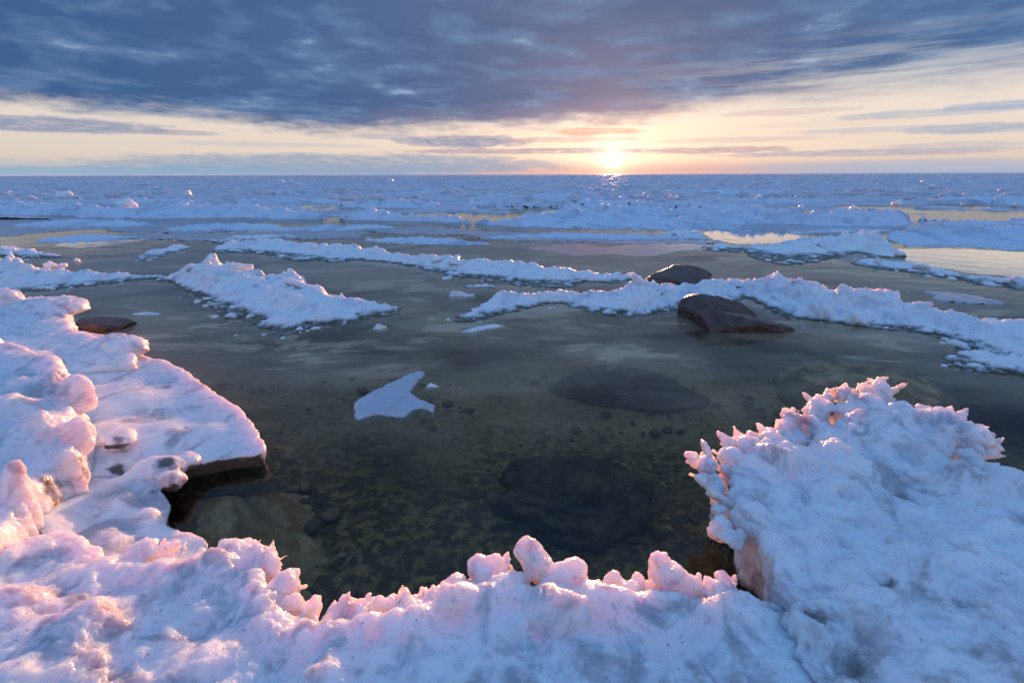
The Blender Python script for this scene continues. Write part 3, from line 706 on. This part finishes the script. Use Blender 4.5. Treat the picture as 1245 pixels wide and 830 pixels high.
blk_mesh = [make_mesh('ice_block', *lump_verts((0, 0, 0), (1, .8, .75), 3, s * 9.1, .75, 1.3, 'fbm'), M_BLOCK) for s in range(5)]
def block(px, py, wpx, label, group=None, z=0.0, tall=.8):
    p = at(px, py, z); r = wpx / 2 * p.y / FPX
    o = link('ice_block', random.choice(blk_mesh), label=label, category='ice block', group=group)
    o.location = (p.x, p.y, z + r * tall * .45); o.scale = (r, r, r * tall); o.rotation_euler = (random.uniform(-.3, .3), random.uniform(-.3, .3), random.uniform(0, 6))
    return o
block(78, 241, 16, 'pink-lit ice block standing out on the far ice at the left')
block(229, 240, 11, 'pink-lit ice block on the far ice, right of the one at far left', tall=1.3)
block(157, 254, 22, 'pinkish heap of ice on the white ridge at far left', z=.2)
block(62, 326, 16, 'orange-lit ice chunk behind the peaked ridge at the left, larger of a pair', z=.05)
block(77, 325, 10, 'orange-lit ice chunk behind the peaked ridge at the left, smaller of a pair', z=.05)
block(94, 318, 8, 'tiny orange ice chunk alone in the channel behind the left ridge')
block(575, 252, 12, 'small ice block on the far crest left of the sun')
block(1090, 250, 12, 'pinkish ice block on the crest of the right pressure ridge', z=.3)
for k in range(44):
    py = 222 + 40 * random.random() ** 1.3
    px = random.uniform(5, 1240); pw = at(px, py); pw = where(pw.x, min(pw.y, 34.0))
    block(px, py, random.uniform(3, 8), 'loose ice block %s, %s rows' % pw[::-1], 'loose ice blocks far out', z=.05, tall=random.uniform(.6, 1.3))

# ------------------------------------------------------------------ boulders
def facet(p, seed, n=14, k=.9):
    r = np.random.default_rng(int(seed * 10))
    for _ in range(n):
        a = r.normal(size=3); a /= np.linalg.norm(a); c = r.uniform(.62, .9)
        d = p @ a.astype(np.float32) - c
        p = p - np.maximum(d, 0)[:, None] * k * a[None].astype(np.float32)
    return p
def boulder(label, c, r, seed, mat=M_ROCK, rough=.22, rotz=0., flat=None, sc=.9, name='boulder', cat='boulder', tilt=(0, 0), fk=.9):
    v, f = lump_verts((0, 0, 0), (1, 1, 1), 6, seed, rough, sc, 'fbm', None, flat)
    v = facet(v, seed, 14, fk) * np.asarray(r, np.float32) * 1.12
    v = v + (0.014 * fbm(v * 8 + seed, 5, .6, 'ridge'))[:, None] * ICO[6][0]
    o = link(name, make_mesh(name, v, f, mat), label=label, category=cat)
    o.location = c; o.rotation_euler = (tilt[0], tilt[1], rotz); return o
p = at(829, 349); boulder('domed dark boulder behind the central floe, lit orange along its upper edge', (p.x, p.y + .25, 0.02), (.47, .36, .19), 3.3, rotz=.1, rough=.12)
p = at(878, 392); boulder('rear of two wet brown boulders right of the central floe', (p.x, p.y + .22, 0.04), (.36, .28, .17), 8.3, rotz=-.1, rough=.14)
p = at(905, 405); boulder('front of two wet brown boulders, long and low with a pointed right end', (p.x, p.y + .18, 0.01), (.44, .21, .145), 11.9, rotz=-.22, rough=.14, tilt=(.1, .12))
p = at(118, 402); boulder('small dark rock peeking out behind the shore ice on the left', (p.x - .05, p.y + .12, -.01), (.26, .2, .12), 15.2, rough=.12)
p = at(1045, 464, 0); boulder('large rounded boulder just awash behind the right ice mass', (p.x, p.y, -.105), (.54, .42, .165), 21.2, M_SUNK, .10, rotz=-.12, fk=.4)
p = at(700, 592, -.25); boulder('smooth dark boulder sunk in the middle of the near pool', (p.x, p.y, -.33), (.40, .30, .17), 23.4, M_DARK, .55, fk=.3, sc=1.5)
p = at(760, 462, -.3); boulder('long dim sunken boulder below the two wet boulders', (p.x, p.y, -.42), (.62, .30, .16), 27.7, M_DARK, .6, rotz=-.25, fk=.3, sc=1.6)

# ------------------------------------------------------------------ near ice
from mathutils import Euler
def closed(V, q):
    """give an open sheet of quads a flat underside, so that it encloses a volume"""
    zb = V[:, 2].min() - .03; B = V.copy(); B[:, 2] = zb; n = len(V)
    e = np.concatenate([q[:, [0, 1]], q[:, [1, 2]], q[:, [2, 3]], q[:, [3, 0]]])
    key = e[:, 0].astype(np.int64) * n + e[:, 1]; rkey = e[:, 1].astype(np.int64) * n + e[:, 0]
    be = e[~np.isin(key, rkey)]
    side = np.stack([be[:, 1], be[:, 0], be[:, 0] + n, be[:, 1] + n], 1)
    return np.concatenate([V, B]), np.concatenate([q, q[:, ::-1] + n, side])

def lump_piece(px, py, z, wpx, hpx, seed, dep=.8, rough=.34, rot=(0, 0, 0)):
    p = at(px, py, z); dist = (p - camo.location).length; rx = wpx / 2 * dist / FPX; rz = hpx / 2 * dist / FPX
    return lump_verts(p, (rx, rx * dep, rz), 4, seed, rough, 1.1, 'fbm', Euler(rot).to_matrix())

def rim_pieces(edge, n, seed, size=(.008, .03), jit=.015, drop=.05, up=.02, sharp=.5):
    """knobs, shards and fingers of ice grown outward along a rim"""
    r = random.Random(seed); P = [at(*e) for e in edge]; pcs = []
    L = [(P[i + 1] - P[i]).length for i in range(len(P) - 1)]; T = sum(L)
    for k in range(n):
        s = r.random() * T; i = 0
        while s > L[i] and i < len(L) - 1: s -= L[i]; i += 1
        q = P[i].lerp(P[i + 1], s / L[i]); tan = (P[i + 1] - P[i]).normalized(); out = Vector((-tan.y, tan.x, 0))
        rad = size[0] + (size[1] - size[0]) * r.random() ** 2.2
        d = (out + Vector((0, 0, r.uniform(-.1, 1.1))) + tan * r.uniform(-.9, .9)).normalized()
        rot = (d.to_track_quat('X', 'Z').to_matrix()) @ Matrix.Rotation(r.uniform(0, 3), 3, 'X')
        q = q + out * (r.gauss(0.0, jit) + rad * .3) + Vector((0, 0, r.uniform(-drop, up)))
        if r.random() < sharp:                                   # a flat angular shard
            v, f = ICO[3]; p = facet(v * 1.0, k + seed, 9, 1.0) * np.array([r.uniform(1.4, 2.6), r.uniform(.7, 1.2), r.uniform(.28, .5)], np.float32) * rad
            p[:, 1] *= (1 - .45 * np.clip(p[:, 0] / (rad * 2), 0, 1))
            pcs.append((p @ np.array(rot.transposed(), np.float32) + np.array(q[:], np.float32), f))
        else:
            pcs.append(lump_verts(q, (rad * r.uniform(1.0, 2.0), rad * r.uniform(.6, 1), rad * r.uniform(.5, .9)), 2, k * 3.3 + seed, .45, 1.2, 'fbm', rot))
    return pcs

def fuse(name, base, pieces, voxel, disp, mat, label, cat, rim=None, rim_disp=(), hole_dirt=(), dirt_shade_steep=.3, zmin=-.1, relax=1):
    """melt the sheet and its lumps into one continuous body, then roughen its skin"""
    V, q = closed(*base); tri = np.concatenate([q[:, [0, 1, 2]], q[:, [0, 2, 3]]])
    vs, fs, o = [V], [tri], len(V)
    for v, f in pieces: vs.append(v); fs.append(f + o); o += len(v)
    tmp = bpy.data.objects.new('tmp', make_mesh('tmp', np.concatenate(vs), np.concatenate(fs))); COL.objects.link(tmp)
    md = tmp.modifiers.new('r', 'REMESH'); md.mode = 'VOXEL'; md.voxel_size = voxel; md.adaptivity = 0
    if relax:
        sm = tmp.modifiers.new('s', 'SMOOTH'); sm.factor = .5; sm.iterations = relax
    ev = tmp.evaluated_get(bpy.context.evaluated_depsgraph_get()); me = ev.to_mesh()
    n = len(me.vertices); co = np.empty(n * 3, np.float32); me.vertices.foreach_get('co', co); co = co.reshape(-1, 3)
    no = np.empty(n * 3, np.float32); me.vertex_normals.foreach_get('vector', no); no = no.reshape(-1, 3)
    nl = len(me.loops); li = np.empty(nl, np.int32); me.loops.foreach_get('vertex_index', li)
    tot = np.empty(len(me.polygons), np.int32); me.polygons.foreach_get('loop_total', tot)
    faces = li.reshape(-1, 4) if (tot == 4).all() else None
    ev.to_mesh_clear(); old = tmp.data; bpy.data.objects.remove(tmp); bpy.data.meshes.remove(old)
    keepv = co[:, 2] > zmin                                     # drop the hidden underside deep in the water
    fk = keepv[faces].all(1); faces = faces[fk]; used = np.unique(faces); rm = np.full(n, -1, np.int32); rm[used] = np.arange(len(used)); faces = rm[faces]; co = co[used]; no = no[used]
    d = np.zeros(len(co), np.float32)
    for (a, s, kind, oc) in disp: d += a * fbm(co / s + a * 91, oc, .55, kind)
    m = np.clip(.55 + 1.5 * fbm(co / .17 + 5.5, 3, .5), .12, 1.25); d *= m      # glazed places between rough ones
    if rim is not None and rim_disp:
        R = np.array([tuple(at(*e)) for e in rim]); dist = np.full(len(co), 9, np.float32)
        for i in range(len(R) - 1):
            x0, y0 = R[i][:2]; ex, ey = R[i + 1][:2] - R[i][:2]; Lq = ex * ex + ey * ey + 1e-9
            t = np.clip(((co[:, 0] - x0) * ex + (co[:, 1] - y0) * ey) / Lq, 0, 1)
            dist = np.minimum(dist, np.hypot(co[:, 0] - x0 - t * ex, co[:, 1] - y0 - t * ey))
        w = np.clip(1 - dist / .10, 0, 1)
        sel = w > 0
        for (a, s, kind, oc) in rim_disp: d[sel] += w[sel] * a * fbm(co[sel] / s + a * 77, oc, .55, kind)
    co = co + no * d[:, None]
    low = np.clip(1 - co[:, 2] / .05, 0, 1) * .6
    steep = np.clip((0.35 - no[:, 2]) * 2.0, 0, 1) * np.clip(-no[:, 1] + .2, 0, 1) * dirt_shade_steep  # steep sides away from the sun: dirt plus shade put into the colour
    dirt_shade = np.clip(low + steep, 0, 1)
    for (qx, qy, qz, r, amt) in hole_dirt:  # dark spots: dirty patches, and crevice shade put into the colour
        c = at(qx, qy, qz); dd = np.hypot(co[:, 0] - c.x, co[:, 1] - c.y) / r; sel = dd < 2
        dirt_shade[sel] = np.maximum(dirt_shade[sel], amt * np.clip(1.2 - dd[sel] + .7 * fbm(co[sel] * (1.2 / r) + 9, 4, .6), 0, 1))
    return link(name, make_mesh(name, co, faces, mat, {'dirt_shade': dirt_shade, 'rough': np.clip((m - .12) / 1.0, 0, 1)}), label=label, category=cat)

def rnd_rot(): return (random.uniform(-.4, .4), random.uniform(-.5, .5), random.uniform(-1, 1))

# left slab
def shelf_material():
    m, t, p, o = mat_new('amber_ice'); co = objco(t); nz = noise(co, 8.0, 6, .65); nf = noise(co, 50.0, 4, .6)
    setin(t, p, 'Base Color', mixc(smooth(nf, .4, .7) * .5, mixc(smooth(nz, .35, .7), (.36, .20, .08), (.66, .50, .36)), (.26, .17, .10)))
    p.inputs['Roughness'].default_value = .6; setin(t, p, 'Normal', bump(t, nf, .6, .006)); return m
floe('amber ice shelf under water below the left slab', [(196, 585, -.02), (235, 572, -.04), (300, 560, -.06), (336, 556, -.10), (356, 590, -.16), (358, 640, -.18), (325, 668, -.12), (270, 680, -.04), (235, 686, -.02), (205, 660, -.01), (196, 620, -.01)],
     name='ice_shelf', cat='ice shelf', mat=shelf_material(), ctrl=[(230, 620, -.03), (270, 610, -.06), (310, 610, -.12), (265, 655, -.025), (215, 600, -.02)], res=.008, seed=77, edge_w=.42, edge_p=1.6, grow=.10, en=((.12, .30), (.04, .09), (.012, .03)), disp=((.020, .14, 'fbm', 5), (.005, .025, 'billow', 3)), under=-.42, hmin=-.3, dirt_low=0)
SLAB = [(60, 400, .20), (130, 405, .20), (175, 428, .18), (215, 440, .165), (262, 469, .14), (298, 495, .115), (322, 522, .095), (329, 542, .085), (318, 552, .08), (290, 557, .08), (255, 562, .08), (222, 568, .085), (200, 574, .09),
        (205, 592, .09), (214, 612, .06), (212, 634, .04), (250, 648, .02), (262, 662, .01), (245, 690, .02), (150, 720, .1), (60, 680, .15), (20, 600, .2), (30, 480, .24)]
base = floe_mesh('ice_slab', SLAB, ctrl=[(150, 480, .20), (250, 520, .125), (200, 520, .15), (120, 520, .20), (150, 600, .14), (180, 620, .10), (170, 560, .16), (220, 645, .03), (120, 650, .12)],
                 res=.008, seed=41, edge_w=.03, edge_p=3, en=((.012, .12), (.006, .03)), undercut=.07, disp=((.016, .25, 'fbm', 4),), under=-.06, sub=5, raw=True,
                 pits=[(112, 458, .2, .045, .04), (146, 556, .17, .05, .06), (225, 516, .14, .02, .012)])
pcs = [lump_piece(144, 533, .165, 34, 16, 5.5), lump_piece(196, 570, .10, 44, 22, 60.), lump_piece(222, 560, .09, 36, 16, 61.), lump_piece(208, 584, .09, 26, 22, 63.)]
slab = fuse('ice_slab', base, pcs, .0065, ((.006, .05, 'billow', 4), (.003, .015, 'fbm', 3)), M_NEAR, 'flat smooth ice slab jutting into the pool at left, dirty and shade-tinted under its rim', 'ice slab', zmin=-.07, dirt_shade_steep=1.0,
            rim=SLAB[2:10], rim_disp=((.008, .03, 'billow', 3),),
            hole_dirt=[(138, 553, .17, .045, 1.0), (113, 460, .2, .045, .9), (224, 516, .14, .018, .6), (144, 533, .19, .04, .7), (168, 585, .13, .03, .4), (158, 607, .11, .016, .5), (138, 491, .2, .016, .6), (118, 517, .2, .014, .6), (206, 572, .10, .075, 1.0), (185, 588, .12, .03, .7)])

# left mounds
REAR = [(-260, 362, .36), (-60, 352, .38), (-10, 348, .40), (8, 352, .38), (18, 363, .34), (45, 360, .34), (75, 360, .33), (90, 374, .31), (98, 398, .28), (130, 404, .27), (164, 405, .27), (174, 420, .25), (172, 438, .23), (130, 447, .22), (108, 450, .22),
        (90, 470, .24), (60, 520, .28), (-80, 560, .4), (-280, 520, .42)]
base = floe_mesh('ice_mound', REAR, ctrl=[(50, 390, .30), (40, 430, .32), (120, 425, .26), (70, 375, .33)], res=.012, seed=43, edge_w=.07, edge_p=2.6, en=((.03, .16), (.012, .05, 'billow')), undercut=.03, disp=((.045, .28, 'fbm', 4),), under=-.06, sub=5, raw=True)
pcs = [lump_piece(60, 374, .31, 60, 18, 201.), lump_piece(152, 422, .235, 44, 22, 203.), lump_piece(8, 366, .35, 26, 24, 206.)]
rear = fuse('ice_mound', base, pcs, .0085, ((.036, .14, 'fbm', 5), (.012, .045, 'billow', 3)), M_NEAR, 'heap of knobbly pink ice blocks at the far left above the flat slab', 'ice mound', zmin=-.05, hole_dirt=[(118, 452, .22, .06, .9), (25, 396, .3, .05, .5)])
FRONT = [(-330, 440, .5), (-120, 400, .5), (-20, 385, .46), (25, 408, .44), (62, 420, .42), (92, 436, .40), (106, 462, .38), (109, 490, .36), (111, 520, .34), (108, 548, .31), (88, 560, .29), (72, 580, .27), (64, 606, .26), (48, 634, .25), (20, 660, .28), (-30, 700, .32), (-160, 740, .45), (-380, 700, .5)]
base = floe_mesh('ice_mound', FRONT, ctrl=[(0, 480, .47), (50, 500, .44), (20, 560, .41), (-10, 620, .38), (60, 450, .44), (80, 500, .41), (50, 580, .36)], res=.010, seed=44, edge_w=.09, edge_p=2.6, en=((.03, .14), (.02, .05, 'billow')), undercut=.04,
                 disp=((.045, .26, 'fbm', 4),), under=-.05, sub=5, raw=True)
front = fuse('ice_mound', base, [lump_piece(94, 480, .36, 30, 40, 211.), lump_piece(96, 530, .31, 26, 36, 212.)], .0062, ((.030, .13, 'fbm', 5), (.010, .045, 'billow', 3), (.004, .014, 'billow', 2)), M_NEAR,
             'tall rounded mass of pink granular ice along the left frame edge', 'ice mound', zmin=-.05, hole_dirt=[(72, 600, .2, .07, .9), (100, 552, .28, .04, .6)])  # dark spots paint the occlusion shade of the crevices beside the slab

# bottom bank
BANK = [(-420, 660, .34), (-160, 640, .30), (-40, 655, .27), (20, 648, .24), (50, 641, .22), (90, 636, .20), (130, 655, .19), (142, 668, .19), (165, 660, .19), (182, 666, .19), (222, 680, .19), (240, 686, .19), (262, 672, .20), (286, 661, .21), (305, 665, .21), (330, 682, .20),
        (344, 701, .20), (358, 716, .19), (364, 742, .18), (400, 750, .18), (416, 745, .18), (450, 737, .18), (475, 736, .18), (500, 735, .19), (540, 717, .19), (556, 706, .19), (590, 700, .19), (612, 704, .19), (640, 700, .20), (680, 702, .19), (712, 714, .18), (735, 716, .18),
        (755, 716, .18), (785, 714, .18), (815, 716, .18), (848, 724, .18), (872, 718, .18), (905, 718, .19), (960, 720, .2), (1060, 780, .22), (1080, 900, .25), (1000, 960, .25), (300, 960, .25), (-250, 900, .36), (-520, 800, .38)]
base = floe_mesh('ice_bank', BANK, ctrl=[(100, 740, .31), (60, 800, .31), (200, 740, .27), (250, 800, .27), (300, 740, .24), (380, 800, .23), (450, 775, .21), (460, 830, .21), (560, 760, .20), (560, 830, .21), (660, 770, .20), (660, 830, .20), (760, 770, .20), (760, 830, .21), (860, 770, .21), (880, 830, .22), (960, 790, .22),
                 (100, 690, .26), (200, 700, .24), (300, 690, .225), (0, 720, .32), (0, 830, .32), (150, 860, .28)],
                 res=.0075, seed=45, edge_w=.05, edge_p=2.6, en=((.018, .09), (.018, .05, 'billow')), undercut=.08, crest=(10, 38, .09, .06), disp=((.046, .22, 'fbm', 4), (.020, .11, 'billow', 3)), under=-.10, sub=5, raw=True)
pcs = [lump_piece(a, b, z, w, h, 70 + k * 2.7, d, .40, rnd_rot()) for k, (a, b, z, w, h, d) in enumerate((
    (652, 684, .21, 54, 60, .6), (688, 700, .20, 50, 40, .6), (638, 668, .25, 30, 26, .7), (585, 694, .20, 38, 26, .7), (600, 690, .20, 26, 34, .7), (464, 734, .19, 16, 26, .7), (500, 742, .18, 44, 22, .8), (532, 727, .19, 30, 22, .8), (556, 712, .19, 26, 24, .8), (745, 704, .19, 15, 26, .7), (764, 720, .18, 30, 18, .8),
    (802, 696, .21, 26, 46, .6), (816, 706, .20, 40, 44, .6), (836, 716, .19, 28, 30, .7), (872, 722, .19, 30, 18, .8), (292, 670, .21, 44, 22, .8), (318, 682, .20, 40, 26, .8), (346, 712, .19, 30, 34, .8), (358, 735, .185, 22, 24, .8), (240, 690, .19, 30, 16, .8), (675, 742, .22, 80, 50, .6), (420, 750, .18, 44, 16, .8), (172, 668, .19, 30, 16, .8), (720, 722, .19, 36, 24, .8), (612, 720, .2, 60, 40, .7)))]
pcs += rim_pieces(BANK[9:38], 190, 5, (.006, .036), .014, .05, .015, .6)
NEARD = ((.022, .10, 'fbm', 6), (.006, .03, 'billow', 3), (.0035, .011, 'billow', 2))
bank = fuse('ice_bank', base, pcs, .0042, NEARD, M_NEAR, 'bank of rough pink granular ice along the bottom, lumps on its rim', 'ice bank', rim=BANK[9:38], rim_disp=((.010, .04, 'ridge', 3),), zmin=-.09,
            hole_dirt=[(60, 790, .31, .05, .5), (118, 768, .3, .02, .45), (380, 820, .24, .05, .3), (400, 800, .23, .03, .45), (520, 800, .2, .02, .3)])

# right mass
MASS = [(925, 735, .20), (915, 712, .21), (915, 690, .22), (904, 662, .23), (886, 648, .24), (872, 622, .25), (872, 596, .26), (868, 580, .27), (849, 566, .28), (870, 551, .28), (900, 532, .29), (916, 544, .29), (930, 530, .30), (960, 526, .31), (974, 538, .31), (957, 503, .32),
        (984, 511, .32), (1000, 516, .32), (1002, 502, .33), (991, 484, .34), (1018, 490, .34), (1019, 471, .35), (1045, 481, .35), (1070, 466, .36), (1086, 494, .35), (1120, 500, .35), (1160, 506, .35), (1192, 523, .34), (1197, 540, .34), (1178, 553, .33),
        (1182, 565, .31), (1212, 575, .29), (1250, 582, .27), (1350, 606, .25), (1600, 640, .25), (1900, 690, .24), (2050, 800, .28), (1900, 960, .32), (1400, 960, .34), (1000, 960, .30), (960, 840, .27), (935, 780, .22)]
base = floe_mesh('ice_mass', MASS, ctrl=[(960, 580, .29), (1050, 550, .315), (1120, 560, .31), (1000, 650, .285), (1080, 650, .29), (1180, 640, .295), (950, 680, .26), (980, 740, .28), (1100, 740, .30), (1220, 740, .31), (1050, 820, .31), (1200, 830, .33), (930, 620, .25), (1230, 640, .30)],
                 res=.0085, seed=46, edge_w=.06, edge_p=2.4, en=((.018, .10), (.022, .055, 'billow')), undercut=.11, crest=(4, 33, .12, .06), disp=((.060, .28, 'fbm', 4), (.028, .12, 'billow', 3)), under=-.10, sub=4, raw=True,
                 pits=[(1110, 602, .3, .06, .035), (1075, 700, .29, .03, .04), (990, 740, .28, .03, .04), (1050, 790, .3, .06, .03)])
pcs = [lump_piece(a, b, z, w, h, 170 + k * 2.7, d, .40, rnd_rot()) for k, (a, b, z, w, h, d) in enumerate((
    (1176, 530, .34, 42, 26, .8), (1072, 482, .36, 26, 34, .6), (1028, 484, .35, 20, 24, .6), (996, 497, .33, 18, 26, .6), (965, 517, .32, 18, 24, .6), (915, 546, .30, 36, 22, .7), (860, 566, .28, 24, 16, .8), (872, 620, .25, 10, 16, .8), (1140, 508, .35, 36, 14, .8), (1100, 500, .35, 24, 14, .8), (1225, 580, .33, 40, 16, .8), (890, 556, .29, 30, 22, .7), (940, 536, .31, 30, 18, .7)))]
pcs += rim_pieces(MASS[3:33], 300, 9, (.007, .040), .018, .05, .02, .7)
mass = fuse('ice_mass', base, pcs, .0045, ((.020, .09, 'fbm', 6), (.006, .03, 'billow', 3), (.0035, .011, 'billow', 2)), M_NEAR, 'large ragged mass of blue and pink ice rising at the lower right, its rim lacy', 'ice mass', rim=MASS[3:33], rim_disp=((.012, .035, 'ridge', 3),), zmin=-.09,
            hole_dirt=[(1108, 598, .3, .05, .5), (1076, 700, .29, .035, .95), (995, 742, .28, .03, .8), (1000, 752, .28, .02, .8), (958, 788, .27, .025, .8), (1050, 790, .3, .10, 0.56), (1205, 790, .32, .09, 0.56), (1100, 718, .3, .07, 0.45), (1195, 672, .3, .05, 0.45), (1150, 825, .32, .10, 0.52), (1240, 820, .33, .08, 0.52), (1190, 740, .31, .08, 0.38), (1120, 770, .3, .08, 0.34), (1225, 690, .3, .08, 0.32), (1160, 690, .3, .08, 0.32), (1040, 660, .3, .06, 0.29), (1100, 620, .3, .07, 0.27), (960, 690, .27, .05, 0.30), (1010, 590, .3, .05, 0.22)])

# glints of loose crystals lying on the near ice
for src, n in ((bank, 420), (mass, 300), (front, 100)):
    nv = len(src.data.vertices); co = np.empty(nv * 3, np.float32); src.data.vertices.foreach_get('co', co); co = co.reshape(-1, 3)
    co = co[co[:, 2] > .12]; pick = rng.choice(len(co), n)
    pcs = [lump_verts(co[i], np.array([1, .8, .8]) * rng.uniform(.0015, .004), 1, float(i), .5) for i in pick]
    link('ice_crystals', joined('ice_crystals', pcs, M_ICE), src, kind='stuff')

# repeats far out that would read alike: say which one of its row
ORD = ['first', 'second', 'third', 'fourth', 'fifth', 'sixth', 'seventh', 'eighth', 'ninth', 'tenth']
rows_ = {}
for o in COL.objects:
    if o.get('group') and not o.parent and o.type == 'MESH': rows_.setdefault(o['label'], []).append(o)
for lab, os_ in rows_.items():
    if 1 < len(os_) <= 10:
        def bear(o):
            c = sum((Vector(b) for b in o.bound_box), Vector()) / 8; c = o.location + c if o.location.length > 0 else c
            return c.x / c.y
        for k, o in enumerate(sorted(os_, key=bear)): o['label'] = lab + ', %s from the left' % ORD[k]
